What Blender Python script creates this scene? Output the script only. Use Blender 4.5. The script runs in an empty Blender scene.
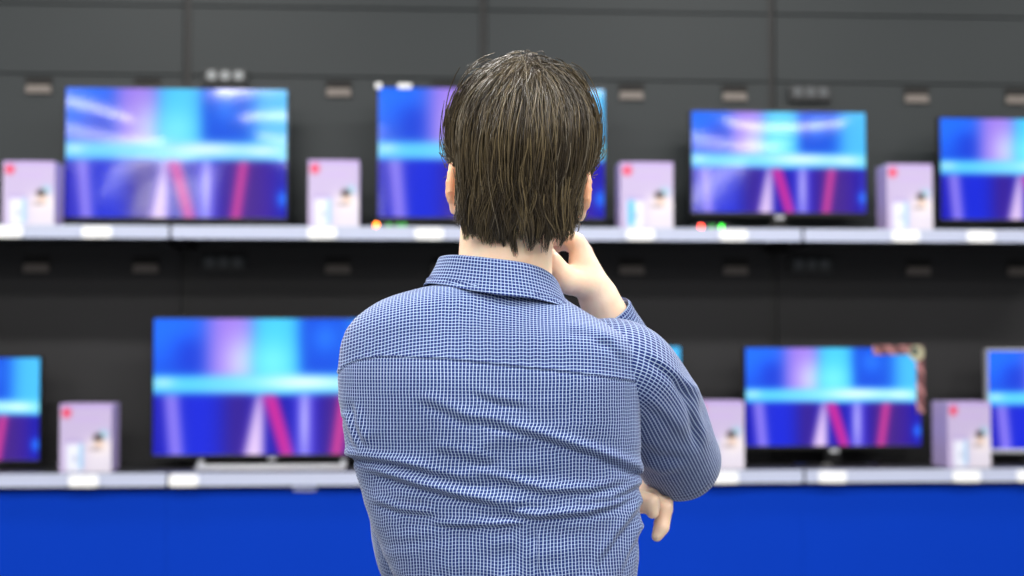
import bpy, bmesh, math, random
import numpy as np
from mathutils import Vector, Matrix, Euler

random.seed(7)
rng = np.random.default_rng(7)
C = bpy.context.scene.collection
D2R = math.pi / 180

# ------------------------------------------------------------------ camera, world, lights, exposure
F = 1536.0                      # focal length in pixels of the 1024 px wide frame
CAMZ = 1.41
YAW, PITCH = -3.8 * D2R, 2.31 * D2R
cam_d = bpy.data.cameras.new('camera')
cam_d.sensor_width = 36.0
cam_d.lens = F * 36 / 1024
cam_d.clip_start = 0.05
cam_d.dof.use_dof = True
cam_d.dof.focus_distance = 1.88
cam_d.dof.aperture_fstop = 3.7
cam = bpy.data.objects.new('camera', cam_d)
cam.location = (0, 0, CAMZ)
cam.rotation_euler = (math.pi / 2 + PITCH, 0, YAW)
C.objects.link(cam)
S = bpy.context.scene
S.camera = cam
S.view_settings.view_transform = 'Standard'
S.view_settings.look = 'None'
S.view_settings.exposure = 0.2
S.view_settings.gamma = 1.0
S.view_settings.use_curve_mapping = False

world = bpy.data.worlds.new('world')
S.world = world
world.use_nodes = True
wb = world.node_tree.nodes['Background']
wb.inputs[0].default_value = (0.86, 0.93, 1.0, 1)
wb.inputs[1].default_value = 0.14

CEIL = 4.2
def ceiling_light(x, y, sx, sy, watts):
    l = bpy.data.lights.new('ceiling_light', 'AREA')
    l.shape = 'RECTANGLE'; l.size = sx; l.size_y = sy; l.energy = watts
    l.color = (1.0, 0.97, 0.93)
    o = bpy.data.objects.new('ceiling_light', l)
    o.location = (x, y, CEIL - 0.12)
    C.objects.link(o)
for y in (-13.5, -10.5, -7.5, -4.5, -1.8, 0.9, 3.6):
    for x in (-4.2, -1.4, 1.4, 4.2):
        ceiling_light(x + 0.15, y, 1.5, 0.30, 42 if y < -4 else 80)
for x in (-4.2, -1.4, 1.4, 4.2):            # the row nearest the television wall
    ceiling_light(x + 0.15, 5.55, 1.5, 0.30, 28)

# ------------------------------------------------------------------ helpers
Rc = Matrix.Rotation(YAW, 3, 'Z') @ Matrix.Rotation(math.pi / 2 + PITCH, 3, 'X')
Rm = Matrix.Rotation(math.pi / 2 + PITCH, 3, 'X')

def at(px, py, y):
    """world point of a picture point on the plane at wall distance y"""
    d = Rc @ Vector(((px - 512) / F, (288 - py) / F, -1))
    t = y / d.y
    return Vector((d.x * t, y, CAMZ + d.z * t))

def man(px, py, y):
    """same for the person, in the frame that faces along the view"""
    d = Rm @ Vector(((px - 512) / F, (288 - py) / F, -1))
    t = y / d.y
    return np.array((d.x * t, y, CAMZ + d.z * t))

def proj(P):
    """picture points of an array of points given in the person's frame"""
    c, s = math.cos(PITCH), math.sin(PITCH)
    x = P[..., 0]; y = P[..., 1]; z = P[..., 2] - CAMZ
    dep = y * c + z * s
    up = -y * s + z * c
    return 512 + F * x / dep, 288 - F * up / dep

def lin(c):
    c = c / 255.0
    return c / 12.92 if c <= 0.04045 else ((c + 0.055) / 1.055) ** 2.4
def rgb(r, g, b): return (lin(r), lin(g), lin(b), 1.0)
def lin_np(a):
    a = np.clip(np.asarray(a, float), 0, 255) / 255
    return np.where(a <= 0.04045, a / 12.92, ((a + 0.055) / 1.055) ** 2.4)

def mat(name, col, rough=0.5, metal=0.0, spec=0.5, emit=None, estr=1.0, noise=None, bump=None):
    m = bpy.data.materials.new(name); m.use_nodes = True
    nt = m.node_tree; b = nt.nodes['Principled BSDF']
    b.inputs['Base Color'].default_value = col
    b.inputs['Roughness'].default_value = rough
    b.inputs['Metallic'].default_value = metal
    b.inputs['Specular IOR Level'].default_value = spec
    if emit:
        b.inputs['Emission Color'].default_value = emit
        b.inputs['Emission Strength'].default_value = estr
    if noise:
        sc, amt = noise
        tc = nt.nodes.new('ShaderNodeTexCoord'); n = nt.nodes.new('ShaderNodeTexNoise')
        n.inputs['Scale'].default_value = sc
        nt.links.new(tc.outputs['Object'], n.inputs['Vector'])
        mx = nt.nodes.new('ShaderNodeMixRGB'); mx.blend_type = 'MULTIPLY'; mx.inputs[0].default_value = amt
        mx.inputs[1].default_value = col
        nt.links.new(n.outputs['Fac'], mx.inputs[2]); nt.links.new(mx.outputs[0], b.inputs['Base Color'])
    if bump:
        sc, st, dist = bump
        tc = nt.nodes.new('ShaderNodeTexCoord'); n = nt.nodes.new('ShaderNodeTexNoise')
        n.inputs['Scale'].default_value = sc; n.inputs['Detail'].default_value = 2
        nt.links.new(tc.outputs['Object'], n.inputs['Vector'])
        bp = nt.nodes.new('ShaderNodeBump'); bp.inputs['Strength'].default_value = st
        bp.inputs['Distance'].default_value = dist
        nt.links.new(n.outputs['Fac'], bp.inputs['Height']); nt.links.new(bp.outputs[0], b.inputs['Normal'])
    return m

class MB:
    """collects shapes into one mesh"""
    def __init__(self): self.bm = bmesh.new()
    def box(self, lo, hi, bevel=0.0, rot=None):
        r = bmesh.ops.create_cube(self.bm, size=1.0)
        vs = r['verts']
        lo = Vector(lo); hi = Vector(hi)
        for v in vs:
            v.co = Vector([(lo[i] + hi[i]) / 2 + v.co[i] * (hi[i] - lo[i]) for i in range(3)])
        if bevel > 0:
            es = list({e for v in vs for e in v.link_edges})
            r2 = bmesh.ops.bevel(self.bm, geom=es, offset=bevel, segments=2, affect='EDGES', profile=0.5)
            vs = list({v for f in r2['faces'] for v in f.verts} | {v for v in vs if v.is_valid})
        if rot:
            bmesh.ops.rotate(self.bm, verts=vs, cent=rot[0], matrix=rot[1])
        return self
    def tube(self, a, b, r1, r2=None, seg=16):
        a = Vector(a); b = Vector(b); r2 = r1 if r2 is None else r2
        d = b - a
        M = Matrix.Translation((a + b) / 2) @ d.to_track_quat('Z', 'Y').to_matrix().to_4x4()
        bmesh.ops.create_cone(self.bm, cap_ends=True, segments=seg, radius1=r1, radius2=r2, depth=d.length, matrix=M)
        return self
    def prism(self, pts, y0, y1, bevel=0.0):
        """outline pts in (x, z) extruded from y0 to y1"""
        n = len(pts)
        a = [self.bm.verts.new((x, y0, z)) for x, z in pts]
        b = [self.bm.verts.new((x, y1, z)) for x, z in pts]
        fs = [self.bm.faces.new(a), self.bm.faces.new(b[::-1])]
        for i in range(n):
            j = (i + 1) % n
            fs.append(self.bm.faces.new((a[j], a[i], b[i], b[j])))
        bmesh.ops.recalc_face_normals(self.bm, faces=fs)
        return self
    def build(self, name, m, parent=None, smooth=False):
        me = bpy.data.meshes.new(name)
        self.bm.to_mesh(me); self.bm.free()
        if smooth:
            for p in me.polygons: p.use_smooth = True
        return link(name, me, m, parent)

def link(name, me, m, parent=None):
    o = bpy.data.objects.new(name, me)
    if m is not None:
        me.materials.clear(); me.materials.append(m)
    C.objects.link(o)
    if parent is not None: o.parent = parent
    return o

def np_mesh(name, V, Fc, smooth=True):
    """mesh from arrays; faces are quads or tris of one size"""
    me = bpy.data.meshes.new(name)
    V = np.asarray(V, np.float32); Fc = np.asarray(Fc, np.int32)
    n, k = Fc.shape
    me.vertices.add(len(V)); me.vertices.foreach_set('co', V.ravel())
    me.loops.add(n * k); me.loops.foreach_set('vertex_index', Fc.ravel())
    me.polygons.add(n)
    me.polygons.foreach_set('loop_start', np.arange(0, n * k, k, dtype=np.int32))
    me.polygons.foreach_set('loop_total', np.full(n, k, np.int32))
    if smooth: me.polygons.foreach_set('use_smooth', np.ones(n, bool))
    me.update(calc_edges=True); me.validate()
    return me

def set_uv(me, uv):
    l = me.uv_layers.new(name='UVMap')
    idx = np.zeros(len(me.loops), np.int32); me.loops.foreach_get('vertex_index', idx)
    l.data.foreach_set('uv', np.asarray(uv, np.float32)[idx].ravel())

def set_col(me, col, name='Col'):
    a = me.color_attributes.new(name, 'FLOAT_COLOR', 'POINT')
    c = np.ones((len(me.vertices), 4), np.float32); c[:, :3] = col
    a.data.foreach_set('color', c.ravel())

def empty(name, loc, rz=0.0):
    o = bpy.data.objects.new(name, None); C.objects.link(o)
    o.location = loc; o.rotation_euler = (0, 0, rz); o.empty_display_size = 0.1
    return o
def tag(o, label=None, cat=None, group=None, kind=None):
    if label: o['label'] = label
    if cat: o['category'] = cat
    if group: o['group'] = group
    if kind: o['kind'] = kind
    return o

# ------------------------------------------------------------------ materials
M = {}
M['panel'] = mat('charcoal_panel', rgb(32, 40, 43), 0.55, noise=(3.0, 0.15))
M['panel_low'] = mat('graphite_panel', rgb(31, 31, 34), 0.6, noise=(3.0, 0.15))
M['upright'] = mat('dark_upright', rgb(16, 17, 18), 0.5)
M['hole'] = mat('slot_black', rgb(22, 21, 20), 0.8)
M['lip'] = mat('slot_lip', rgb(118, 110, 104), 0.5)
M['socket'] = mat('socket_grey', rgb(150, 155, 158), 0.4)
M['socket_dark'] = mat('socket_dark', rgb(48, 50, 52), 0.5)
M['socket_mid'] = mat('socket_mid', rgb(84, 88, 92), 0.45)
M['board'] = mat('shelf_board', rgb(40, 41, 44), 0.45)
M['rail'] = mat('price_rail', rgb(182, 189, 212), 0.3)
M['label'] = mat('price_label', rgb(246, 247, 248), 0.5)
M['blue'] = mat('blue_panel', rgb(0, 55, 178), 0.65, spec=0.08, noise=(2.0, 0.06))
M['kick'] = mat('kick_plate', rgb(30, 30, 32), 0.5)
M['casing'] = mat('tv_casing', rgb(12, 12, 14), 0.3)
M['silver'] = mat('tv_silver', rgb(190, 192, 198), 0.35, metal=0.3)
M['gloss_base'] = mat('tv_base_gloss', rgb(20, 20, 22), 0.12)
M['floor'] = mat('floor_tile', rgb(104, 106, 110), 0.3, noise=(1.5, 0.12))
M['ceiling'] = mat('ceiling_panel', rgb(130, 132, 136), 0.8)
M['backwall'] = mat('dark_wall', rgb(44, 45, 47), 0.7)
def led(name, c, s): return mat(name, (0, 0, 0, 1), 0.4, emit=c, estr=s)
M['led_red'] = led('led_red', (1.0, 0.06, 0.03, 1), 11.0)
M['led_orange'] = led('led_orange', (1.0, 0.22, 0.01, 1), 11.0)
M['led_green'] = led('led_green', (0.02, 0.75, 0.02, 1), 6.0)
M['led_green_dim'] = led('led_green_dim', (0.01, 0.35, 0.02, 1), 2.0)

def screen_mat():
    m = bpy.data.materials.new('tv_picture'); m.use_nodes = True
    nt = m.node_tree; b = nt.nodes['Principled BSDF']
    b.inputs['Base Color'].default_value = (0.01, 0.01, 0.012, 1)
    b.inputs['Roughness'].default_value = 0.06
    b.inputs['Specular IOR Level'].default_value = 0.8
    a = nt.nodes.new('ShaderNodeVertexColor'); a.layer_name = 'Col'
    nt.links.new(a.outputs['Color'], b.inputs['Emission Color'])
    b.inputs['Emission Strength'].default_value = 1.0
    tc = nt.nodes.new('ShaderNodeTexCoord'); n = nt.nodes.new('ShaderNodeTexNoise')
    n.inputs['Scale'].default_value = 1.7; n.inputs['Detail'].default_value = 0.0
    nt.links.new(tc.outputs['Object'], n.inputs['Vector'])
    bp = nt.nodes.new('ShaderNodeBump'); bp.inputs['Strength'].default_value = 1.0
    bp.inputs['Distance'].default_value = 0.010
    nt.links.new(n.outputs['Fac'], bp.inputs['Height'])
    nt.links.new(bp.outputs[0], b.inputs['Normal'])
    return m
M['screen'] = screen_mat()
def attr_mat(name, rough=0.5, spec=0.5):
    m = bpy.data.materials.new(name); m.use_nodes = True
    nt = m.node_tree; b = nt.nodes['Principled BSDF']
    a = nt.nodes.new('ShaderNodeVertexColor'); a.layer_name = 'Col'
    nt.links.new(a.outputs['Color'], b.inputs['Base Color'])
    b.inputs['Roughness'].default_value = rough; b.inputs['Specular IOR Level'].default_value = spec
    return m
M['carton'] = attr_mat('printed_carton', 0.4)

# ------------------------------------------------------------------ the room
YF, YB = 6.40, 6.93              # front edge of the shelves, face of the back panels
tag(MB().box((-12, -16, -0.1), (12, 9, 0)).build('floor', M['floor']), kind='structure')
tag(MB().box((-12, -16, CEIL), (12, 9, CEIL + 0.1)).build('ceiling', M['ceiling']), kind='structure')
tag(MB().box((-12, 7.12, 0), (12, 7.3, CEIL)).build('wall_back', M['backwall']), kind='structure')

# bay boundaries along the wall
X0 = at(187, 100, YB).x
BW = (at(772, 100, YB).x - X0) / 2
bx = [X0 + (k - 1) * BW for k in range(5)]        # four bays in view
zt = lambda py: at(400, py, YB).z
TOPZ = 3.25
ROWZ = [TOPZ, zt(9), zt(78), at(400, 232, YF).z - 0.02, zt(297), at(400, 478, YF).z]
bay_words = ['at the far left behind the widest upper left television', 'left of the person\'s head, above the large lower television',
             'directly behind the person\'s head', 'at the right end behind the right-hand televisions']
def slot(parent, x, z, dim):
    m = MB()
    w = 0.058
    m.box((x - w, YB - 0.004, z - 0.006), (x + w, YB + 0.002, z + 0.032))
    f = m.build('cable_slot', M['hole'], parent)
    l = MB().prism([(x - w * 0.96, z - 0.042), (x + w * 0.96, z - 0.042), (x + w * 0.9, z - 0.006), (x - w * 0.9, z - 0.006)], YB - 0.014, YB + 0.001)
    l.build('lip', M['lip'], f)
def strip(parent, x, z, bright):
    f = MB().box((x - 0.098, YB - 0.03, z - 0.036), (x + 0.098, YB + 0.001, z + 0.036), 0.008).build('socket_strip', M['socket_dark'], parent)
    for k in (-1, 0, 1):
        m = MB()
        m.tube((x + k * 0.06, YB - 0.029, z + 0.006), (x + k * 0.06, YB - 0.036, z + 0.006), 0.023, 0.02, 20)
        m.tube((x + k * 0.06 - 0.008, YB - 0.036, z + 0.006), (x + k * 0.06 - 0.008, YB - 0.038, z + 0.006), 0.004, 0.004, 8)
        m.tube((x + k * 0.06 + 0.008, YB - 0.036, z + 0.006), (x + k * 0.06 + 0.008, YB - 0.038, z + 0.006), 0.004, 0.004, 8)
        m.build('socket', M['socket'] if bright else M['socket_mid'], f)
bay_names = []
for k in range(4):
    xa, xb = bx[k], bx[k + 1]
    bay = empty('shelving_bay', ((xa + xb) / 2, YB + 0.1, 0))
    tag(bay, 'dark back-panel bay of the shelving ' + bay_words[k], 'shelving', 'back panel bays of the television wall')
    bay_names.append(bay)
    inv = Matrix.Translation(-bay.location)
    for r in range(5):
        g = 0.003 if r < 3 else 0.001; za, zb = ROWZ[r + 1] + g, ROWZ[r] - g
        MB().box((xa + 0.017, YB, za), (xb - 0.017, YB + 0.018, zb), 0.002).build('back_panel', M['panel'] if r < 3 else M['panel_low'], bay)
    MB().box((xa - 0.016, YB + 0.012, 0.02), (xa + 0.016, YB + 0.06, TOPZ), 0.003).build('upright', M['upright'], bay)
    zu, zl = zt(88), zt(264)
    for x in (0.507, 0.985):
        slot(bay, xa + x + 0.17, zu, False); 
        slot(bay, xa + x + 0.17, zl, True)
    strip(bay, xa + 0.172, at(400, 80 if k == 1 else 90, YB).z, k == 1)
    strip(bay, xa + 0.172, zl, False)
    # blue base cabinet under the lower shelf
    b = MB().box((xa + 0.0004, YF + 0.035, 0.10), (xb - 0.0004, YF + 0.055, ROWZ[5] - 0.05), 0.0006).build('front_panel', M['blue'], bay)
    MB().box((xa + 0.002, YF + 0.08, 0.0), (xb - 0.002, YF + 0.10, 0.10), 0.002).build('kick_plate', M['kick'], bay)
    MB().box((xa + 0.006, YF + 0.055, 0.10), (xa + 0.03, YB + 0.01, ROWZ[5] - 0.10)).build('side_panel', M['kick'], bay)
    for ch in bay.children:                        # children keep their world place
        ch.location = -bay.location

zu_top, zu_bot = at(400, 226.5, YF).z, at(400, 239.5, YF).z
zl_top, zl_bot = at(400, 472, YF).z, at(400, 485, YF).z
XF0 = at(170, 232, YF).x
SW = (at(803, 232, YF).x - XF0) / 2
sx = [XF0 + (k - 1) * SW for k in range(5)]
sh_words = {0: 'left end', 1: 'section left of the person', 2: 'section behind the person', 3: 'right end'}
def make_shelf(k, zt_, zb_, upper):
    xa, xb = sx[k], sx[k + 1]
    xm = (xa + xb) / 2
    t = empty('shelf', (xm, YB - 0.01, zb_))
    w = (xb - xa) / 2
    tag(t, ('upper' if upper else 'lower') + ' black shelf with pale price rail, ' + sh_words[k] + ('' if upper else ', above blue base'),
        'shelf', 'display shelves')
    h = zt_ - zb_
    yb = -(YB - 0.012 - YF)
    MB().box((-w + 0.003, yb + 0.012, h - 0.032), (w - 0.003, 0, h - 0.001), 0.003).build('board', M['board'], t)
    r = MB()
    r.prism([(-w + 0.006, 0.002), (w - 0.006, 0.002), (w - 0.006, h), (-w + 0.006, h)], yb, yb + 0.012)
    ro = r.build('price_rail', M['rail'], t)
    MB().box((-w + 0.007, yb - 0.004, 0.0), (w - 0.007, yb, 0.006), 0.001).build('rail_lip', M['rail'], ro)
    for s in (-1, 1):
        MB().prism([(0, h - 0.032), (0, 0)], 0, 0.001) if False else None
        m = MB()
        x = s * (w - 0.03)
        m.box((x - 0.006, yb + 0.08, h - 0.075), (x + 0.006, 0, h - 0.032), 0.001)
        m.build('bracket', M['upright'], t)
    return t
for k in range(4):
    make_shelf(k, zu_top, zu_bot, True)
    make_shelf(k, zl_top, zl_bot, False)

# price labels clipped to the rails
def rounded(w, h, r, n=5):
    pts = []
    for cx, cz, a0 in ((w - r, h - r, 0), (-w + r, h - r, 90), (-w + r, -h + r, 180), (w - r, -h + r, 270)):
        for i in range(n + 1):
            a = (a0 + 90 * i / n) * D2R
            pts.append((cx + r * math.cos(a), cz + r * math.sin(a)))
    return pts
lab = [(8, True, 'below the pale carton at the far left'), (97, True, 'below the widest upper left television'), (322, True, 'below the pale carton left of the head'),
       (429, True, 'just left of the person\'s neck'), (640, True, 'below the pale carton right of the head'), (733, True, 'below the television right of the head'),
       (905, True, 'below the carton at upper right'), (980, True, 'below the television cut by the right edge'),
       (84, False, 'below the pale carton at lower left'), (184, False, 'below the large lower television\'s corner'), (724, False, 'right beside the person\'s elbow'),
       (832, False, 'below the stand of the lower right television'), (966, False, 'below the carton at lower right'), (1030, False, 'cut by the right edge of the photo')]
for px, up, words in lab:
    z = ((zu_top + zu_bot) if up else (zl_top + zl_bot)) / 2 - 0.003
    p = at(px, 233 if up else 478, YF)
    m = MB(); m.prism(rounded(0.060, 0.024, 0.012), -0.006, 0.0)
    o = m.build('price_label', M['label'])
    o.location = (p.x, YF - 0.0045, z)
    tag(o, 'white price label on the ' + ('upper' if up else 'lower') + ' shelf rail ' + words, 'price label', 'price labels on the shelf rails')
p = at(305, 490, YF + 0.035)
m = MB(); m.prism(rounded(0.048, 0.014, 0.008), -0.004, 0.0)
o = m.build('sticker', mat('sticker_paper', rgb(190, 195, 225), 0.5)); o.location = (p.x, YF + 0.0355, zl_bot - 0.012)
tag(o, 'small pale sticker on the blue base panel just left of the person\'s waist', 'sticker')

# ------------------------------------------------------------------ televisions
def blob(u, v, u0, v0, su, sv): return np.exp(-((u - u0) / su) ** 2 - ((v - v0) / sv) ** 2)
def band(x, a, b, s): return 1 / (1 + np.exp(-(x - a) / s)) * 1 / (1 + np.exp((x - b) / s))
def picture(u, v, glare_haze=0.0):
    """the broadcast shown on every set, reflection haze mixed in: sRGB colour for u, v in 0..1 (v down)"""
    c = np.zeros(u.shape + (3,))
    def mixc(col, w):
        nonlocal c
        w = np.clip(w, 0, 1)[..., None]
        c = c * (1 - w) + np.array(col, float) * w
    c[:] = (8, 80, 225)
    mixc((20, 110, 255), band(u, -0.1, 0.20, 0.03) * band(v, -0.1, 0.30, 0.06))
    mixc((0, 45, 205), band(u, 0.10, 0.24, 0.03) * band(v, 0.15, 0.42, 0.04))
    mixc((160, 122, 234), band(u, 0.22, 0.44, 0.025))
    mixc((205, 192, 246), blob(u, v, 0.37, 0.32, 0.08, 0.20))
    mixc((70, 205, 252), band(u, 0.42, 0.62, 0.018))
    mixc((120, 240, 252), blob(u, v, 0.50, 0.32, 0.10, 0.16) * 0.8)
    mixc((0, 75, 220), band(u, 0.63, 0.83, 0.02))
    mixc((25, 110, 245), blob(u, v, 0.72, 0.14, 0.06, 0.12))
    mixc((70, 190, 252), band(u, 0.85, 1.2, 0.025))
    low = band(v, 0.55, 2, 0.012)
    mixc((8, 4, 170), low)
    mixc((0, 32, 220), low * band(u, 0.10, 0.33, 0.04))
    mixc((58, 12, 128), low * band(u, 0.30, 0.40, 0.03))
    mixc((150, 130, 240), low * band(u - 0.05 * v, 0.015, 0.075, 0.012))
    mixc((232, 205, 244), low * band(u, 0.435 - 0.12 * (v - 0.55), 0.462, 0.010) * band(v, 0.5, 2, 0.03))
    mixc((205, 30, 150), low * band(u - 0.17 * (v - 0.55), 0.455, 0.515, 0.008))
    mixc((110, 100, 240), low * band(u, 0.60, 0.68, 0.015))
    mixc((170, 165, 245), low * blob(u, v, 0.635, 0.75, 0.02, 0.3))
    mixc((50, 10, 150), low * band(u, 0.70, 0.95, 0.02))
    mixc((60, 20, 130), low * band(u, 0.74, 0.88, 0.02))
    mixc((228, 60, 150), low * band(u + 0.08 * (v - 0.55), 0.785, 0.825, 0.010))
    mixc((20, 110, 250), blob(u, v, 0.985, 0.85, 0.03, 0.07))
    mixc((95, 220, 255), band(v, 0.42, 0.55, 0.014) * (0.9 + 0.1 * u))
    mixc((225, 252, 255), blob(u, v, 0.63, 0.47, 0.20, 0.055) * 0.95 + blob(u, v, 0.9, 0.48, 0.09, 0.045) * 0.7 + blob(u, v, 0.04, 0.47, 0.05, 0.04) * 0.5)
    return c * (1 - glare_haze) + np.array((120, 125, 190.)) * glare_haze  # room reflection hazing the upper screens, painted into the picture colour

def make_tv(px0, px1, py0, py1, y, label, stand, case='casing', shelf_z=0.0, glare_haze=0.0, chin=0.018):
    a = at(px0, py1, y); b = at(px1, py0, y)
    w = (b.x - a.x) / 2; h = b.z - a.z
    cx = (a.x + b.x) / 2; zb = a.z - shelf_z                # lower edge of the picture above the shelf
    t = empty('television', (cx, y, shelf_z))
    tag(t, label, 'television', 'televisions on the display shelves')
    e = 0.009
    m = MB()
    m.box((-w - e, 0.004, zb - chin), (w + e, 0.036, zb + h + e), 0.004)
    # frame strips round the picture, slightly proud of it
    m.box((-w - e, -0.006, zb - chin), (-w, 0.01, zb + h + e), 0.002)
    m.box((w, -0.006, zb - chin), (w + e, 0.01, zb + h + e), 0.002)
    m.box((-w, -0.006, zb + h), (w, 0.01, zb + h + e), 0.002)
    m.box((-w, -0.006, zb - chin), (w, 0.01, zb), 0.002)
    m.box((-w * 0.62, 0.034, zb + h * 0.08), (w * 0.62, 0.062, zb + h * 0.7), 0.01)
    m.build('casing', M[case], t)
    nx, nz = 120, 68
    U, V = np.meshgrid(np.linspace(0, 1, nx), np.linspace(0, 1, nz))
    P = np.stack([-w + 2 * w * U, np.full_like(U, 0.0), zb + h * (1 - V)], -1).reshape(-1, 3)
    i = np.arange(nx * nz).reshape(nz, nx)
    Q = np.stack([i[1:, :-1], i[1:, 1:], i[:-1, 1:], i[:-1, :-1]], -1).reshape(-1, 4)
    me = np_mesh('screen', P, Q, False)
    set_col(me, lin_np(picture(U, V, glare_haze)).reshape(-1, 3))
    link('screen', me, M['screen'], t)
    if stand == 'centre':
        n = MB(); n.box((-0.035, 0.012, 0.012), (0.035, 0.03, zb - chin + 0.03), 0.004); no = n.build('stand', M['casing'], t)
        f = MB(); f.tube((0, 0, 0), (0, 0, 0.012), 0.11, 0.10, 32)
        bmesh.ops.scale(f.bm, vec=(w * 0.55 / 0.11, 1.0, 1.0), verts=f.bm.verts[:])
        f.build('stand_base', M['gloss_base'], no)
        MB().box((-0.02, -0.009, zb - chin - 0.012), (0.02, 0.0, zb - chin + 0.004), 0.002).build('badge', M['silver'], t)
    elif stand == 'bridge':
        n = MB()
        for s in (-1, 1):
            n.box((s * w * 0.60 - 0.012, 0.004, 0.006), (s * w * 0.60 + 0.012, 0.03, zb - chin + 0.004), 0.003)
        n.box((-w * 0.62, -0.11, 0.0), (w * 0.62, -0.085, 0.012), 0.004)
        n.box((-w * 0.62, 0.01, 0.0), (w * 0.62, 0.04, 0.012), 0.004)
        for s in (-1, 1):
            n.box((s * w * 0.60 - 0.014, -0.10, 0.0), (s * w * 0.60 + 0.014, 0.03, 0.012), 0.003)
        n.build('stand', M['silver'], t)
        MB().box((-0.018, -0.009, zb - chin - 0.008), (0.018, 0.0, zb - chin + 0.004), 0.002).build('badge', M['silver'], t)
    else:
        for s in (-1, 1):
            n = MB()
            x = s * w * 0.62
            n.box((x - 0.009, 0.0, 0.008), (x + 0.009, 0.022, zb - chin + 0.02), 0.003)
            n.box((x - 0.01, -0.10, 0.0), (x + 0.01, 0.11, 0.010), 0.004)
            n.build('foot', M['casing'], t)
    return t, w, h, zb
YT = 6.66
ZU, ZL = zu_top + 0.0005, zl_top + 0.0005
tA = make_tv(65, 287, 90, 217, YT, 'widest television on the upper shelf at left, black frame, between two cartons', 'feet', shelf_z=ZU, glare_haze=0.10)
tB = make_tv(378, 604, 90, 217, YT, 'upper television mostly hidden behind the person\'s head', 'feet', shelf_z=ZU, glare_haze=0.08)
tC = make_tv(692, 865, 113, 212, YT, 'smaller black television on the upper shelf right of the head on a centre stand', 'centre', shelf_z=ZU, glare_haze=0.06)
tD = make_tv(941, 1117, 120, 219, YT, 'upper television cut off by the right edge of the photo', 'feet', shelf_z=ZU, glare_haze=0.04)
tE = make_tv(-146, 40, 358, 461, YT, 'lower television cut off by the left edge of the photo', 'feet', shelf_z=ZL)
tF = make_tv(153, 391, 319, 455, YT, 'large lower television left of the person on a silver bridge stand', 'bridge', shelf_z=ZL)
tI = make_tv(503, 680, 347, 448, YT, 'lower television hidden behind the person, one blue corner showing over the shoulder', 'centre', shelf_z=ZL)
tG = make_tv(746, 920, 348, 446, YT, 'lower television right of the elbow with a printed strip round its top right corner', 'centre', shelf_z=ZL)
tH = make_tv(989, 1166, 351, 449, YT, 'silver framed lower television cut off by the right edge of the photo', 'feet', 'silver', shelf_z=ZL)

# printed advertising strip taped round one corner of the lower right set
t, w, h, zb = tG
def promo():
    V = []; Q = []; Cc = []
    def patch(x0, x1, z0, z1, nx, nz):
        o = len(V)
        for j in range(nz + 1):
            for i in range(nx + 1):
                x = x0 + (x1 - x0) * i / nx; z = z0 + (z1 - z0) * j / nz
                V.append((x, -0.009, z))
                s = math.sin(x * 160 + 1.3) * math.sin(z * 190 + 0.4)
                c = np.array((112, 72, 74.)) + s * np.array((62, 24, 24.))
                if math.sin(x * 90 + z * 70) > 0.75: c = np.array((196, 140, 140.))
                Cc.append(lin_np(c))
        for j in range(nz):
            for i in range(nx):
                a = o + j * (nx + 1) + i
                Q.append((a, a + 1, a + nx + 2, a + nx + 1))
    top = zb + h + 0.012
    patch(w - 0.215, w + 0.014, top - 0.042, top, 40, 8)
    patch(w - 0.022, w + 0.014, top - 0.30, top - 0.042, 8, 40)
    me = np_mesh('promo_strip', V, Q, False); set_col(me, np.array(Cc))
    o = link('promo_strip', me, M['carton'], t)
    sm = o.modifiers.new('thickness', 'SOLIDIFY'); sm.thickness = 0.003; sm.offset = 1
    bd = MB(); bd.tube((w - 0.02, -0.012, top - 0.034), (w - 0.02, -0.016, top - 0.034), 0.034, 0.034, 24)
    bo = bd.build('badge', mat('round_badge', rgb(186, 182, 150), 0.4), o)
    bd = MB(); bd.tube((w - 0.03, -0.016, top - 0.026), (w - 0.03, -0.018, top - 0.026), 0.017, 0.017, 16)
    bd.build('badge_centre', mat('badge_green', rgb(30, 62, 66), 0.4), bo)
promo()

# white corner protectors / clips on two upper sets
def clips(tv, spots):
    t, w, h, zb = tv
    for u, v, rx, rz in spots:
        m = MB(); m.box((-w + 2 * w * u - rx, -0.012, zb + h * (1 - v) - rz), (-w + 2 * w * u + rx, 0.0, zb + h * (1 - v) + rz), 0.004)
        m.build('clip', M['label'], t)
clips(tB, [(0.0, -0.01, 0.013, 0.013), (0.115, -0.01, 0.030, 0.011)])

# little receivers with pilot lights in front of two sets
def receiver(px, y, words, leds):
    p = at(px, 224, y)
    t = empty('receiver', (p.x, y, ZU))
    tag(t, words, 'receiver', 'small receivers with pilot lights')
    MB().box((-0.075, 0.0, 0.0), (0.075, 0.09, 0.028), 0.004).build('housing', M['casing'], t)
    for dx, k in leds:
        MB().tube((dx, 0.001, 0.014), (dx, -0.004, 0.014), 0.009, 0.008, 12).build('indicator_light', M[k], t)
receiver(392, 6.5, 'tiny black receiver with one orange and two green lights left of the head', [(-0.066, 'led_orange'), (-0.012, 'led_green_dim'), (0.030, 'led_green_dim'), (0.052, 'led_green_dim')])
receiver(713, 6.5, 'tiny black receiver with red and bright green lights right of the head', [(-0.052, 'led_red'), (-0.004, 'led_green_dim'), (0.036, 'led_green')])

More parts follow.
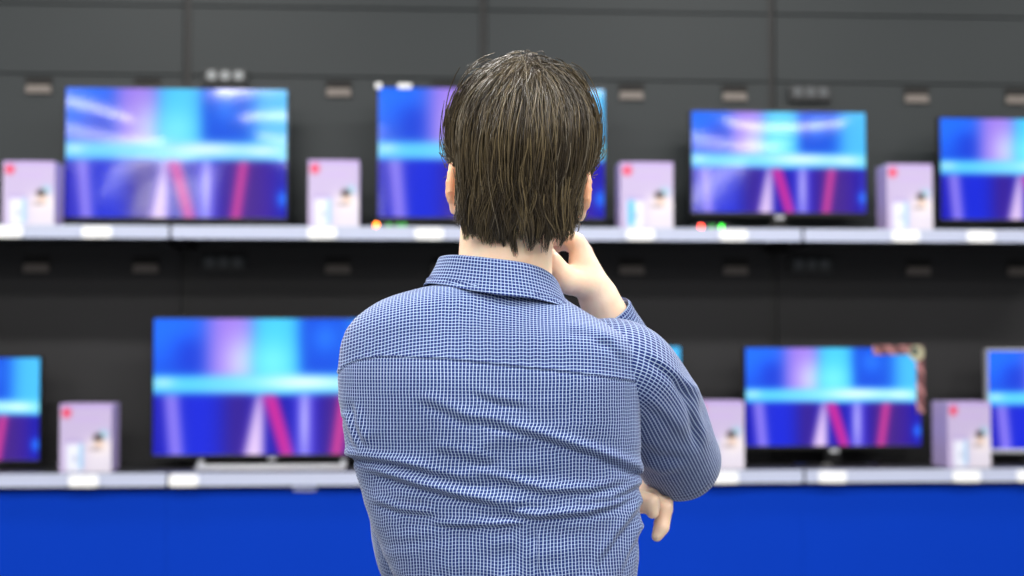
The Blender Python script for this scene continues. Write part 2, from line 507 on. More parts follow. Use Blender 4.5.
# ------------------------------------------------------------------ printed cartons
def carton_print(u, v, tint):
    c = np.zeros(u.shape + (3,))
    def mixc(col, w):
        nonlocal c
        w = np.clip(w, 0, 1)[..., None]
        c = c * (1 - w) + np.array(col, float) * w
    c[:] = (186, 172, 208)
    mixc((214, 208, 222), band(v, 0.55, 2, 0.06) * band(u, 0.45, 2, 0.05))
    mixc((178, 156, 212), band(v, -1, 0.06, 0.02))
    mixc((186, 164, 214), band(v, 0.20, 0.24, 0.01) * band(u, 0.25, 0.8, 0.02))
    mixc((222, 58, 92), blob(u, v, 0.13, 0.13, 0.075, 0.06) * 1.6)
    mixc((160, 140, 200), band(u, 0.12, 0.46, 0.02) * band(v, 0.53, 0.56, 0.01))
    mixc((222, 226, 240), band(u, 0.13, 0.44, 0.015) * band(v, 0.58, 1.0, 0.015))
    mixc(tint, band(u, 0.15 if tint[0] < 100 else 0.38, 0.26 if tint[0] < 100 else 0.46, 0.012) * band(v, 0.58, 0.95, 0.015))
    mixc((150, 160, 190), blob(u, v, 0.30, 0.80, 0.05, 0.05) * 0.6)
    mixc((238, 228, 224), blob(u, v, 0.78, 0.62, 0.20, 0.12))
    mixc((150, 200, 220), blob(u, v, 0.84, 0.44, 0.09, 0.06))
    mixc((52, 40, 40), blob(u, v, 0.74, 0.50, 0.075, 0.055) * 1.5)
    mixc((226, 196, 178), blob(u, v, 0.76, 0.585, 0.07, 0.045) * 1.3)
    mixc((122, 104, 120), blob(u, v, 0.70, 0.66, 0.12, 0.025) * 0.8)
    return c
def carton(px0, px1, py0, y, dep, rz, label, shelf_z, tint=(150, 190, 226)):
    a = at(px0, 400, y); b = at(px1, 400, y); top = at((px0 + px1) / 2, py0, y).z
    w = (b.x - a.x) / 2; h = top - shelf_z
    t = empty('carton', ((a.x + b.x) / 2, y, shelf_z), rz)
    tag(t, label, 'carton', 'pale lilac cartons on the shelves')
    m = MB(); m.box((-w, 0.001, 0), (w, dep, h), 0.002)
    me = bpy.data.meshes.new('box_body'); m.bm.to_mesh(me); m.bm.free()
    co = np.zeros(len(me.vertices) * 3, np.float32); me.vertices.foreach_get('co', co); co = co.reshape(-1, 3)
    set_col(me, np.tile(lin_np((176, 160, 204)), (len(co), 1)))
    link('box_body', me, M['carton'], t)
    nx, nz = 40, 48
    U, V = np.meshgrid(np.linspace(0, 1, nx), np.linspace(0, 1, nz))
    P = np.stack([-w + 2 * w * U, np.zeros_like(U), h * (1 - V)], -1).reshape(-1, 3)
    i = np.arange(nx * nz).reshape(nz, nx)
    Q = np.stack([i[1:, :-1], i[1:, 1:], i[:-1, 1:], i[:-1, :-1]], -1).reshape(-1, 4)
    me = np_mesh('printed_front', P, Q, False); set_col(me, lin_np(carton_print(U, V, tint)).reshape(-1, 3))
    link('printed_front', me, M['carton'], t)
    MB().box((-w * 0.5, 0.002, h), (w * 0.5, dep * 0.5, h + 0.001)).build('closing_flap', mat('flap', rgb(176, 160, 204), 0.5), t)
    return t
YC = 6.46
blue_t = (70, 180, 232)
carton(0, 52, 161, YC, 0.17, 0, 'lilac carton at the far left end of the upper shelf', ZU)
carton(307, 358, 160, YC, 0.15, 0, 'lilac carton with cream and blue print on the upper shelf left of the head', ZU)
carton(621, 674, 162, YC, 0.15, 0, 'lilac carton on the upper shelf just right of the head', ZU, blue_t)
carton(889, 935, 164, YC, 0.15, 0, 'lilac carton on the upper shelf between the two right-hand televisions', ZU)
carton(60, 112, 404, YC, 0.17, 0, 'lilac carton at lower left beside the large television', ZL)
carton(694, 744, 401, YC, 0.15, 0, 'lilac carton on the lower shelf partly behind the person\'s elbow', ZL)
carton(947, 991, 402, YC, 0.17, 0.07, 'lilac carton at lower right showing its darker left side', ZL)

# ------------------------------------------------------------------ implicit surfaces for the body
class Field:
    def __init__(s, lo, hi, h):
        s.lo = np.array(lo, float); s.h = h
        s.n = np.ceil((np.array(hi) - s.lo) / h).astype(int) + 1
        s.f = np.full(s.n, 1.0, np.float32)
    def sub(s, lo, hi):
        a = np.clip(np.floor((np.array(lo) - s.lo) / s.h).astype(int), 0, s.n - 1)
        b = np.clip(np.ceil((np.array(hi) - s.lo) / s.h).astype(int) + 1, 1, s.n)
        ax = [s.lo[i] + s.h * np.arange(a[i], b[i], dtype=np.float32) for i in range(3)]
        return tuple(slice(a[i], b[i]) for i in range(3)), np.meshgrid(*ax, indexing='ij')
    def put(s, sl, d, k, cut=False):
        f = s.f[sl]
        if cut:
            d = -d; hh = np.clip(0.5 - 0.5 * (f - d) / k, 0, 1) if k > 0 else None
            s.f[sl] = f * (1 - hh) + d * hh + k * hh * (1 - hh)
            return
        hh = np.clip(0.5 + 0.5 * (f - d) / k, 0, 1)
        s.f[sl] = f * (1 - hh) + d * hh - k * hh * (1 - hh)
    def cap(s, a, b, r1, r2=None, k=0.012, cut=False):
        a = np.array(a, float); b = np.array(b, float); r2 = r1 if r2 is None else r2
        mg = max(r1, r2) + 2.5 * k + 0.012
        sl, (X, Y, Z) = s.sub(np.minimum(a, b) - mg, np.maximum(a, b) + mg)
        d = b - a; L = max(d @ d, 1e-9)
        t = np.clip(((X - a[0]) * d[0] + (Y - a[1]) * d[1] + (Z - a[2]) * d[2]) / L, 0, 1)
        q = np.sqrt((X - a[0] - t * d[0]) ** 2 + (Y - a[1] - t * d[1]) ** 2 + (Z - a[2] - t * d[2]) ** 2)
        s.put(sl, q - (r1 + t * (r2 - r1)), k, cut)
        return s
    def ell(s, c, r, k=0.012, rot=None, cut=False):
        c = np.array(c, float); r = np.array(r, float)
        mg = r.max() + 2.5 * k + 0.012
        sl, (X, Y, Z) = s.sub(c - mg, c + mg)
        X = X - c[0]; Y = Y - c[1]; Z = Z - c[2]
        if rot is not None:
            R = np.array(rot)            # columns: local axes
            X, Y, Z = (R[0, 0] * X + R[1, 0] * Y + R[2, 0] * Z, R[0, 1] * X + R[1, 1] * Y + R[2, 1] * Z, R[0, 2] * X + R[1, 2] * Y + R[2, 2] * Z)
        k0 = np.sqrt((X / r[0]) ** 2 + (Y / r[1]) ** 2 + (Z / r[2]) ** 2)
        k1 = np.sqrt((X / r[0] ** 2) ** 2 + (Y / r[1] ** 2) ** 2 + (Z / r[2] ** 2) ** 2) + 1e-6
        s.put(sl, k0 * (k0 - 1) / k1, k, cut)
        return s
    def chain(s, pts, rs, k=0.006):
        for i in range(len(pts) - 1): s.cap(pts[i], pts[i + 1], rs[i], rs[i + 1], k)
        return s
    def mesh(s, smooth=1):
        ins = s.f < 0
        u = ins.astype(np.uint8)
        cnt = sum(u[i:u.shape[0] - 1 + i, j:u.shape[1] - 1 + j, k:u.shape[2] - 1 + k] for i in (0, 1) for j in (0, 1) for k in (0, 1))
        act = np.argwhere((cnt > 0) & (cnt < 8))
        idx = np.full(cnt.shape, -1, np.int32)
        idx[tuple(act.T)] = np.arange(len(act))
        cor = {}
        for i in (0, 1):
            for j in (0, 1):
                for k in (0, 1):
                    cor[i, j, k] = s.f[act[:, 0] + i, act[:, 1] + j, act[:, 2] + k]
        acc = np.zeros((len(act), 3)); num = np.zeros(len(act))
        for a in cor:
            for ax in range(3):
                if a[ax] == 0:
                    b = list(a); b[ax] = 1; b = tuple(b)
                    fa, fb = cor[a], cor[b]
                    m = (fa < 0) != (fb < 0)
                    t = np.where(m, fa / np.where(m, fa - fb, 1), 0)
                    p = np.tile(np.array(a, float), (len(act), 1)); p[:, ax] += t
                    acc[m] += p[m]; num[m] += 1
        V = s.lo + s.h * (act + acc / num[:, None])
        Q = []
        for ax in range(3):
            o = [x for x in range(3) if x != ax]
            s0 = [slice(1, -1)] * 3; s1 = [slice(1, -1)] * 3
            s0[ax] = slice(0, -1); s1[ax] = slice(1, None)
            A = ins[tuple(s0)]; B = ins[tuple(s1)]
            e = np.argwhere(A != B)
            fl = A[tuple(e.T)]
            base = e.copy(); base[:, o[0]] += 1; base[:, o[1]] += 1
            def cell(d0, d1):
                c = base.copy(); c[:, o[0]] -= d0; c[:, o[1]] -= d1
                return idx[tuple(c.T)]
            q = np.stack([cell(1, 1), cell(0, 1), cell(0, 0), cell(1, 0)], -1)
            if ax == 1: fl = ~fl
            q[~fl] = q[~fl][:, ::-1]
            Q.append(q)
        Q = np.concatenate(Q)
        for _ in range(smooth):
            sm = np.zeros_like(V); n = np.zeros(len(V))
            for a in range(4):
                np.add.at(sm, Q[:, a], V[Q[:, (a + 1) % 4]]); np.add.at(n, Q[:, a], 1)
                np.add.at(sm, Q[:, a], V[Q[:, (a + 3) % 4]]); np.add.at(n, Q[:, a], 1)
            V = 0.5 * V + 0.5 * sm / n[:, None]
        return V, Q

# ------------------------------------------------------------------ the person (frame: x right, y along the view, z up)
PX, PY = -0.02, 1.95             # where he stands
OFF = np.array((PX, PY, 0.0))
HC = np.array((0.0125, 1.970, 1.660))       # head centre
ROLL = 3.0 * D2R
HR = np.array(Matrix.Rotation(ROLL, 3, 'Y') @ Matrix.Rotation(-6 * D2R, 3, 'X'))
def hd(x, y, z): return HC + HR @ np.array((x, y, z))

SH_R = man(618, 364, 1.95); EL_R = man(685, 471, 2.15); WR_R = man(599, 299, 2.035)
SH_L = man(391, 370, 1.965); EL_L = man(413, 584, 2.09); WR_L = np.array((0.10, 2.13, 1.195))

B = Field((-0.30, 1.72, -0.01), (0.36, 2.28, 1.80), 0.0030)
# trunk and legs under the clothes
B.ell((-0.02, 1.95, 1.28), (0.150, 0.088, 0.20), 0.03)
B.ell((-0.02, 1.95, 1.10), (0.112, 0.085, 0.18), 0.04)
B.ell((-0.02, 1.95, 0.95), (0.125, 0.095, 0.13), 0.04)
for s in (-1, 1):
    hip = np.array((-0.02 + s * 0.085, 1.95, 0.92)); kn = np.array((-0.02 + s * 0.10, 1.965, 0.50)); an = np.array((-0.02 + s * 0.11, 1.945, 0.09))
    B.cap(hip, kn, 0.078, 0.052, 0.03); B.cap(kn, an, 0.052, 0.036, 0.02)
    B.cap(an - (0, 0, 0.03), an + (s * 0.02, 0.15, -0.055), 0.034, 0.026, 0.02)
B.cap(SH_L + (0.05, 0, 0.0), SH_R + (-0.05, 0, 0.0), 0.055, 0.055, 0.03)
# neck, shoulders slope
NB = np.array((-0.012, 1.935, 1.43)); NT = hd(-0.015, -0.012, -0.06)
B.cap(NB, NT, 0.062, 0.0575, 0.02)
B.cap(NB + (-0.02, 0, 0.02), SH_L + (0.03, 0, 0.02), 0.045, 0.04, 0.03)
B.cap(NB + (0.02, 0, 0.01), SH_R + (-0.03, 0, 0.01), 0.040, 0.035, 0.03)
# head
B.ell(hd(0, -0.006, 0.018), (0.075, 0.095, 0.085), 0.02, HR)
B.ell(hd(0, 0.030, -0.035), (0.062, 0.066, 0.088), 0.025, HR)
for s in (-1, 1):
    B.cap(hd(s * 0.056, 0.005, -0.060), hd(s * 0.018, 0.078, -0.102), 0.020, 0.018, 0.022)
    B.ell(hd(s * 0.036, 0.080, -0.024), (0.024, 0.018, 0.022), 0.02, HR)          # cheek
    B.ell(hd(s * 0.031, 0.082, 0.012), (0.016, 0.014, 0.012), 0.006, HR, cut=True)  # eye socket
    B.ell(hd(s * 0.031, 0.080, 0.010), (0.0125, 0.012, 0.0115), 0.003, HR)         # eyeball
    B.cap(hd(s * 0.012, 0.094, 0.026), hd(s * 0.048, 0.082, 0.026), 0.007, 0.006, 0.008)   # brow
    # ear: a tilted shell with a rim and a lobe
    R = HR @ np.array(Matrix.Rotation(s * 14 * D2R, 3, 'Z') @ Matrix.Rotation(-10 * D2R, 3, 'X'))
    ec = hd(s * 0.0805 - 0.0015, -0.008, -0.044)
    B.ell(ec, (0.0075, 0.018, 0.031), 0.006, R)
    B.ell(ec + R @ np.array((s * 0.007, 0.003, 0.004)), (0.005, 0.010, 0.019), 0.004, R, cut=True)
    rim = [ec + R @ np.array((s * 0.004, -0.017 * math.sin(a), 0.029 * math.cos(a))) for a in np.linspace(-0.9, 2.6, 9)]
    B.chain(rim, [0.0042] * 9, 0.004)
    B.ell(ec + R @ np.array((0.0, 0.004, -0.031)), (0.006, 0.009, 0.009), 0.006, R)
B.cap(hd(0, 0.078, -0.100), hd(0, 0.080, -0.106), 0.021, 0.018, 0.02)
B.cap(hd(0, 0.092, 0.018), hd(0, 0.112, -0.026), 0.007, 0.0105, 0.010)
for s in (-1, 1): B.ell(hd(s * 0.011, 0.103, -0.030), (0.008, 0.010, 0.007), 0.006, HR)
B.ell(hd(0, 0.095, -0.058), (0.022, 0.010, 0.006), 0.005, HR); B.ell(hd(0, 0.094, -0.069), (0.019, 0.010, 0.007), 0.005, HR)
# right arm folded up, hand under the chin
def inner(a, e, b, k):
    v = (a - e) / np.linalg.norm(a - e) + (b - e) / np.linalg.norm(b - e)
    return e + k * v / np.linalg.norm(v)
ELS_R, ELS_L = EL_R, EL_L
EL_R = inner(SH_R, EL_R, WR_R, 0.016)
B.cap(SH_R, EL_R, 0.050, 0.036, 0.02)
B.cap(EL_R, EL_R * 0.45 + WR_R * 0.55, 0.036, 0.036, 0.02); B.cap(EL_R * 0.45 + WR_R * 0.55, WR_R, 0.036, 0.0265, 0.012)
K = man(576, 242, 2.020)                         # index knuckle
row = np.array((0.004, 0.0195, -0.003))
for i in range(4):
    mc = K + row * i
    B.cap(WR_R + (row * i - row * 1.5) * 0.42 + (0, 0.008, 0.004), mc, 0.0185, 0.0125, 0.012)
    L = (1.0, 1.1, 1.02, 0.82)[i]
    p1 = mc + np.array((-0.030, 0.010, 0.016)) * L
    p2 = p1 + np.array((-0.022, 0.008, -0.010)) * L
    p3 = p2 + np.array((-0.010, 0.004, -0.018)) * L
    B.chain([mc, p1, p2, p3], [0.0115, 0.0095, 0.0085, 0.0075], 0.004)
TH0 = WR_R + (-0.012, -0.012, 0.018); TH1 = man(569, 281, 2.000); TH2 = man(553, 263, 1.995); TH3 = TH2 + (-0.012, 0.014, 0.022)
B.chain([TH0, TH1, TH2, TH3], [0.021, 0.0165, 0.0118, 0.0095], 0.008)
B.cap(TH0, K + (0.002, 0.0, -0.030), 0.016, 0.011, 0.014)       # web and ball of the thumb
# left arm across the belly, hand under the right elbow
EL_L = inner(SH_L, EL_L, WR_L, 0.055)
B.cap(SH_L, EL_L, 0.044, 0.032, 0.02)
B.cap(EL_L, EL_L * 0.4 + WR_L * 0.6, 0.032, 0.034, 0.02); B.cap(EL_L * 0.4 + WR_L * 0.6, WR_L, 0.034, 0.026, 0.012)
for i in range(4):
    mc = man(650, 497, 2.095) + np.array((-0.002, 0.019, 0.002)) * i
    B.cap(WR_L + np.array((0, 0.010, 0.0)) * (i - 1.5), mc, 0.018, 0.013, 0.012)
    p1 = man(665, 508, 2.085) + np.array((0.002, 0.019, 0.003)) * i
    p2 = man(662, 527, 2.078) + np.array((0.003, 0.018, 0.004)) * i
    p3 = man(657, 536, 2.076) + np.array((0.003, 0.018, 0.006)) * i
    B.chain([mc, p1, p2, p3], [0.0125, 0.0105, 0.0095, 0.0082], 0.005)
T0 = WR_L + (0.012, -0.020, 0.004); T1 = man(640, 502, 2.070); T2 = man(651, 503, 2.060); T3 = man(653, 513, 2.058)
B.chain([T0, T1, T2, T3], [0.018, 0.0145, 0.0115, 0.0085], 0.006)

def skin_mat():
    m = bpy.data.materials.new('skin'); m.use_nodes = True
    nt = m.node_tree; b = nt.nodes['Principled BSDF']
    tc = nt.nodes.new('ShaderNodeTexCoord'); n = nt.nodes.new('ShaderNodeTexNoise')
    n.inputs['Scale'].default_value = 28; n.inputs['Detail'].default_value = 4
    nt.links.new(tc.outputs['Object'], n.inputs['Vector'])
    r = nt.nodes.new('ShaderNodeValToRGB')
    r.color_ramp.elements[0].position = 0.3; r.color_ramp.elements[0].color = rgb(250, 209, 178)
    r.color_ramp.elements[1].position = 0.7; r.color_ramp.elements[1].color = rgb(255, 228, 201)
    nt.links.new(n.outputs['Fac'], r.inputs[0])
    a = nt.nodes.new('ShaderNodeVertexColor'); a.layer_name = 'Col'
    mx = nt.nodes.new('ShaderNodeMixRGB'); mx.blend_type = 'MULTIPLY'; mx.inputs[0].default_value = 1
    nt.links.new(r.outputs[0], mx.inputs[1]); nt.links.new(a.outputs[0], mx.inputs[2])
    nt.links.new(mx.outputs[0], b.inputs['Base Color'])
    b.inputs['Roughness'].default_value = 0.45
    b.inputs['Subsurface Weight'].default_value = 0.25
    b.inputs['Subsurface Radius'].default_value = (1.0, 0.35, 0.2)
    b.inputs['Subsurface Scale'].default_value = 0.012
    n2 = nt.nodes.new('ShaderNodeTexNoise'); n2.inputs['Scale'].default_value = 260
    nt.links.new(tc.outputs['Object'], n2.inputs['Vector'])
    bp = nt.nodes.new('ShaderNodeBump'); bp.inputs['Strength'].default_value = 0.15; bp.inputs['Distance'].default_value = 0.001
    nt.links.new(n2.outputs['Fac'], bp.inputs['Height']); nt.links.new(bp.outputs[0], b.inputs['Normal'])
    return m
V, Q = B.mesh(2)
del B
me = np_mesh('person', V - OFF, Q)
tint = np.ones((len(V), 3))
for s in (-1, 1):          # ear tint: redder skin plus light shining through, painted into the colour
    d = np.linalg.norm((V - hd(s * 0.088, -0.006, -0.046)), axis=1)
    tint -= np.exp(-(d / 0.030) ** 4)[:, None] * np.array((0.02, 0.42, 0.62))
set_col(me, tint)
wp = Matrix.Rotation(YAW, 3, 'Z') @ Vector((PX, PY, 0))
person = link('person', me, skin_mat())
person.location = wp; person.rotation_euler = (0, 0, YAW)
tag(person, 'man seen from behind in a blue checked shirt, hand to his chin, facing the televisions', 'person')

# ------------------------------------------------------------------ shirt
def cloth_mat(su=0.85, sv=0.5):
    """fine woven check: white lines over navy, su / sv how strong the two sets of lines are"""
    m = bpy.data.materials.new('checked_shirt_cloth'); m.use_nodes = True
    nt = m.node_tree; b = nt.nodes['Principled BSDF']; L = nt.links.new
    uv = nt.nodes.new('ShaderNodeUVMap'); uv.uv_map = 'UVMap'
    sp = nt.nodes.new('ShaderNodeSeparateXYZ'); L(uv.outputs[0], sp.inputs[0])
    def line(o, wdt):
        f = nt.nodes.new('ShaderNodeMath'); f.operation = 'FRACT'; L(o, f.inputs[0])
        c = nt.nodes.new('ShaderNodeMath'); c.operation = 'LESS_THAN'; L(f.outputs[0], c.inputs[0]); c.inputs[1].default_value = wdt
        return c.outputs[0]
    base = rgb(10, 40, 106); mid = rgb(160, 184, 222)
    m1 = nt.nodes.new('ShaderNodeMixRGB'); m1.inputs[1].default_value = base; m1.inputs[2].default_value = mid
    k = nt.nodes.new('ShaderNodeMath'); k.operation = 'MULTIPLY'; L(line(sp.outputs[1], 0.24), k.inputs[0]); k.inputs[1].default_value = sv
    L(k.outputs[0], m1.inputs[0])
    m2 = nt.nodes.new('ShaderNodeMixRGB'); L(m1.outputs[0], m2.inputs[1]); m2.inputs[2].default_value = rgb(182, 200, 232)
    k2 = nt.nodes.new('ShaderNodeMath'); k2.operation = 'MULTIPLY'; L(line(sp.outputs[0], 0.24), k2.inputs[0]); k2.inputs[1].default_value = su
    L(k2.outputs[0], m2.inputs[0])
    L(m2.outputs[0], b.inputs['Base Color'])
    b.inputs['Roughness'].default_value = 0.75
    b.inputs['Sheen Weight'].default_value = 0.22; b.inputs['Sheen Roughness'].default_value = 0.4
    b.inputs['Specular IOR Level'].default_value = 0.25
    return m
CL = cloth_mat(0.90, 0.58)
CLY = cloth_mat(0.58, 0.90)
PER = 0.0043                      # check period in metres

# fold lines in the cloth of the back: picture polyline, half width (px), height (m)
FOLDS = [
    ([(634, 470), (598, 456), (560, 444), (520, 432), (480, 420), (440, 414)], 5, 0.0050, 1),
    ([(346, 457), (376, 461), (406, 466), (433, 474), (470, 482), (520, 486)], 4.5, 0.0045, 1),
    ([(362, 470), (385, 477), (422, 488), (459, 498), (499, 506), (545, 508)], 5, 0.0048, 1),
    ([(470, 508), (505, 514), (538, 519), (587, 515), (620, 505), (640, 494)], 4.5, 0.0042, 1),
    ([(470, 474), (510, 484), (545, 493), (590, 492), (638, 480)], 4.5, 0.0030, 1),
    ([(426, 525), (462, 527), (500, 527), (530, 524)], 3.5, 0.0026, 1),
    ([(641, 505), (622, 530), (604, 556), (594, 580)], 5, 0.0036, 1),
    ([(641, 530), (628, 556), (618, 584)], 4, 0.0034, 1),
    ([(640, 486), (610, 500), (575, 505)], 4, 0.0030, 1),
    ([(352, 400), (356, 425), (366, 448)], 4, 0.0028, 1),
    ([(344, 420), (352, 442), (364, 458)], 4, 0.0028, 1),
    ([(368, 500), (400, 512), (440, 516)], 4, 0.0022, 1),
    ([(470, 392), (500, 402), (530, 407)], 5, 0.0016, 1),
    ([(415, 398), (450, 412), (478, 428)], 6, 0.0018, 1),
    ([(537, 524), (537, 550), (538, 580)], 2.5, 0.0018, 1),
    ([(430, 450), (460, 455), (500, 466)], 6, 0.0020, 1),
    ([(560, 330), (590, 334), (612, 345)], 5, 0.0020, 1),
    ([(590, 340), (610, 346), (625, 362)], 5, 0.0022, 1),
]
def polydist(px, py, pts):
    best = np.full(px.shape, 1e9); sd = np.zeros(px.shape); tt = np.zeros(px.shape)
    n = len(pts) - 1
    for i in range(n):
        (ax, ay), (bx_, by_) = pts[i], pts[i + 1]
        dx, dy = bx_ - ax, by_ - ay; L = math.hypot(dx, dy)
        t = ((px - ax) * dx + (py - ay) * dy) / L ** 2
        tc = np.clip(t, 0, 1)
        qx = px - ax - tc * dx; qy = py - ay - tc * dy
        d = np.hypot(qx, qy)
        sgn = (dx * (py - ay) - dy * (px - ax)) / L
        if dx < 0: sgn = -sgn
        m = d < best
        best[m] = d[m]; sd[m] = np.sign(sgn[m]) * d[m]; tt[m] = ((i + tc) / n)[m]
    return sd, tt
SEAM = ([338, 345, 356, 380, 440, 490, 560, 640, 700], [374, 366, 361, 357, 359, 363.5, 371.5, 382.5, 390])
def vnoise(x, y, seed):
    """smooth value noise in 2-D"""
    r = np.random.default_rng(seed).random((64, 64))
    xi = np.floor(x).astype(int); yi = np.floor(y).astype(int); fx = x - xi; fy = y - yi
    fx = fx * fx * (3 - 2 * fx); fy = fy * fy * (3 - 2 * fy)
    g = lambda a, b: r[a % 64, b % 64]
    return (g(xi, yi) * (1 - fx) + g(xi + 1, yi) * fx) * (1 - fy) + (g(xi, yi + 1) * (1 - fx) + g(xi + 1, yi + 1) * fx) * fy - 0.5

# outline of the shirt's trunk in the picture (at y = 1.95), left and right, top down
LEFT = [(276, 462), (281, 447), (286, 428), (293, 401), (300, 382), (308, 368), (318, 355), (330, 346), (345, 341), (375, 338), (400, 339), (425, 342), (450, 347), (465, 354), (510, 367), (550, 381), (576, 395), (620, 400), (660, 396), (760, 384), (840, 382)]
RIGHT = [(276, 548), (288, 556), (300, 566), (310, 582), (321, 600), (330, 618), (336, 632), (350, 641), (380, 643), (420, 640), (470, 640), (500, 641), (530, 640), (576, 637), (640, 640), (760, 650), (840, 652)]
def prof(tab, py):
    a = np.array(tab, float)
    return np.interp(py, a[:, 0], a[:, 1])
rows_py = np.concatenate([np.linspace(276, 340, 60, endpoint=False), np.linspace(340, 600, 150, endpoint=False), np.linspace(600, 800, 40)])
def smooth1(a, n):
    k = np.ones(n) / n
    return np.convolve(np.pad(a, n // 2, mode='edge'), k, 'valid')[:len(a)]
zrow = np.array([man(512, p, 1.95)[2] for p in rows_py])
sc195 = np.array([(man(513, p, 1.95) - man(512, p, 1.95))[0] for p in rows_py])
xl = smooth1((prof(LEFT, rows_py) - 512) * sc195, 7); xr = smooth1((prof(RIGHT, rows_py) - 512) * sc195, 7)
ybk = np.interp(rows_py, [276, 290, 305, 325, 350, 380, 430, 480, 530, 576, 660, 800], [1.885, 1.872, 1.860, 1.850, 1.842, 1.838, 1.840, 1.849, 1.858, 1.862, 1.850, 1.842])
yfr = np.interp(rows_py, [276, 300, 350, 420, 576, 800], [1.985, 2.01, 2.035, 2.06, 2.065, 2.07])
ybk = smooth1(ybk, 9); yfr = smooth1(yfr, 9)
NC = 420
# columns: dense on the back
th = np.linspace(0, 2 * math.pi, NC, endpoint=False)
ct, st = np.cos(th), np.sin(th)
nexp = 2.35
cx = np.sign(ct) * np.abs(ct) ** (2 / nexp); sy = np.sign(st) * np.abs(st) ** (2 / nexp)
P = np.zeros((len(rows_py), NC, 3))
xc = (xl + xr) / 2; ha = (xr - xl) / 2
yc = 1.955
P[:, :, 0] = xc[:, None] + ha[:, None] * cx
P[:, :, 1] = np.where(sy[None] < 0, yc + (yc - ybk)[:, None] * sy, yc + (yfr - yc)[:, None] * sy)
P[:, :, 2] = zrow[:, None]
def grid_normals(P, wrap=True):
    du = np.roll(P, -1, 1) - np.roll(P, 1, 1)
    if not wrap:
        du[:, 0] = P[:, 1] - P[:, 0]; du[:, -1] = P[:, -1] - P[:, -2]
    dv = np.gradient(P, axis=0)
    n = np.cross(dv, du)
    return n / (np.linalg.norm(n, axis=2, keepdims=True) + 1e-12)
N = grid_normals(P)
if (N[:, :, 1] * sy[None]).sum() < 0: N = -N
px, py = proj(P)
back = 1 / (1 + np.exp((P[:, :, 1] - 1.955) / 0.006))
disp = 0.006 * np.exp(-((px - 428) / 38) ** 2 - ((py - 385) / 46) ** 2) + 0.006 * np.exp(-((px - 586) / 36) ** 2 - ((py - 392) / 48) ** 2)
disp -= 0.005 * np.exp(-((px - 508) / 26) ** 2) * np.exp(-((py - 450) / 110) ** 2)
foldsum = np.zeros_like(px)
for pts, wd, amp, kind in FOLDS:
    sd, tt = polydist(px, py, pts)
    tap = np.clip(np.sin(np.clip(tt, 0.02, 0.98) * math.pi) * 1.5, 0, 1)
    if pts[0][0] > 625 or pts[0][0] < 350: tap = np.clip((1 - tt) * 1.6, 0, 1)
    g = amp * 1.0 * tap * (np.exp(-((sd + wd) / wd) ** 2) - 0.9 * np.exp(-((sd - wd * 0.55) / (wd * 0.75)) ** 2))
    foldsum += g
disp += foldsum
disp += 0.0022 * vnoise(px / 46 + 3, py / 15 + 0.35 * px / 46, 3) * np.clip((py - 380) / 60, 0, 1)
disp += 0.0016 * vnoise(px / 22 + 9, py / 9 + 0.3 * px / 22, 4) * np.clip((py - 360) / 80, 0.15, 1)
disp += 0.0016 * vnoise(px / 30, py / 40, 5)
seam_y = np.interp(px, *SEAM)
ds = py - seam_y
disp += 0.0011 * np.exp(-((ds + 2.2) / 2.0) ** 2) - 0.0014 * np.exp(-((ds - 0.8) / 1.0) ** 2)
P = P + N * (disp * back)[:, :, None]
# pattern coordinates
arc = np.linalg.norm(np.roll(P, -1, 1) - P, axis=2)
i0 = int(np.argmin(np.abs(th - 1.5 * math.pi)))          # middle of the back
xs = P[:, :, 0]
u_flat = np.zeros_like(xs)
roll = np.roll(arc, -i0, axis=1)
cum = np.concatenate([np.zeros((len(P), 1)), np.cumsum(roll, 1)[:, :-1]], 1)
tot = roll.sum(1, keepdims=True)
cum = np.where(cum > tot / 2, cum - tot, cum)
u_arc = np.roll(cum, i0, axis=1) + xs[:, i0:i0 + 1]
vlen = np.concatenate([np.zeros((1, NC)), np.cumsum(np.linalg.norm(np.diff(P, axis=0), axis=2), 0)], 0)
ref = int(np.argmin(np.abs(rows_py - 372)))
vlen = vlen - vlen[ref:ref + 1]
u_arc = u_arc + 0.7 * foldsum + 0.0016 * vnoise(px / 34, py / 20, 8)
isY = (ds < 0)
U_body = np.stack([u_arc / PER, vlen / PER], -1)
# the yoke is cut crosswise: its strong lines run from shoulder to shoulder
sag = 0.030 * np.clip((470 - px) / 130, 0, 1) ** 2 + 0.012 * np.clip((px - 560) / 90, 0, 1) ** 2
U_yoke = np.stack([(xs + 0.0012 * vnoise(px / 30, py / 20, 6)) / PER, (vlen - sag) / PER], -1)
idx = np.arange(P.shape[0] * NC).reshape(P.shape[0], NC)
Qa = np.stack([idx[:-1, :], np.roll(idx, -1, 1)[:-1, :], np.roll(idx, -1, 1)[1:, :], idx[1:, :]], -1)
fy = (isY[:-1] & isY[1:]) & (back[:-1] > 0.3)
def sub_mesh(name, Pv, Qs, UV, m, parent, flip=False):
    used, inv = np.unique(Qs.ravel(), return_inverse=True)
    Qn = inv.reshape(-1, Qs.shape[-1])
    if flip: Qn = Qn[:, ::-1]
    me = np_mesh(name, Pv[used] - OFF, Qn)
    set_uv(me, UV[used])
    return link(name, me, m, parent)
shirt = sub_mesh('shirt', P.reshape(-1, 3), Qa[~fy].reshape(-1, 4), U_body.reshape(-1, 2), CL, person, True)
tag(shirt, 'blue and white fine checked long sleeved shirt')
sub_mesh('yoke', P.reshape(-1, 3), Qa[fy].reshape(-1, 4), U_yoke.reshape(-1, 2), CLY, shirt, True)

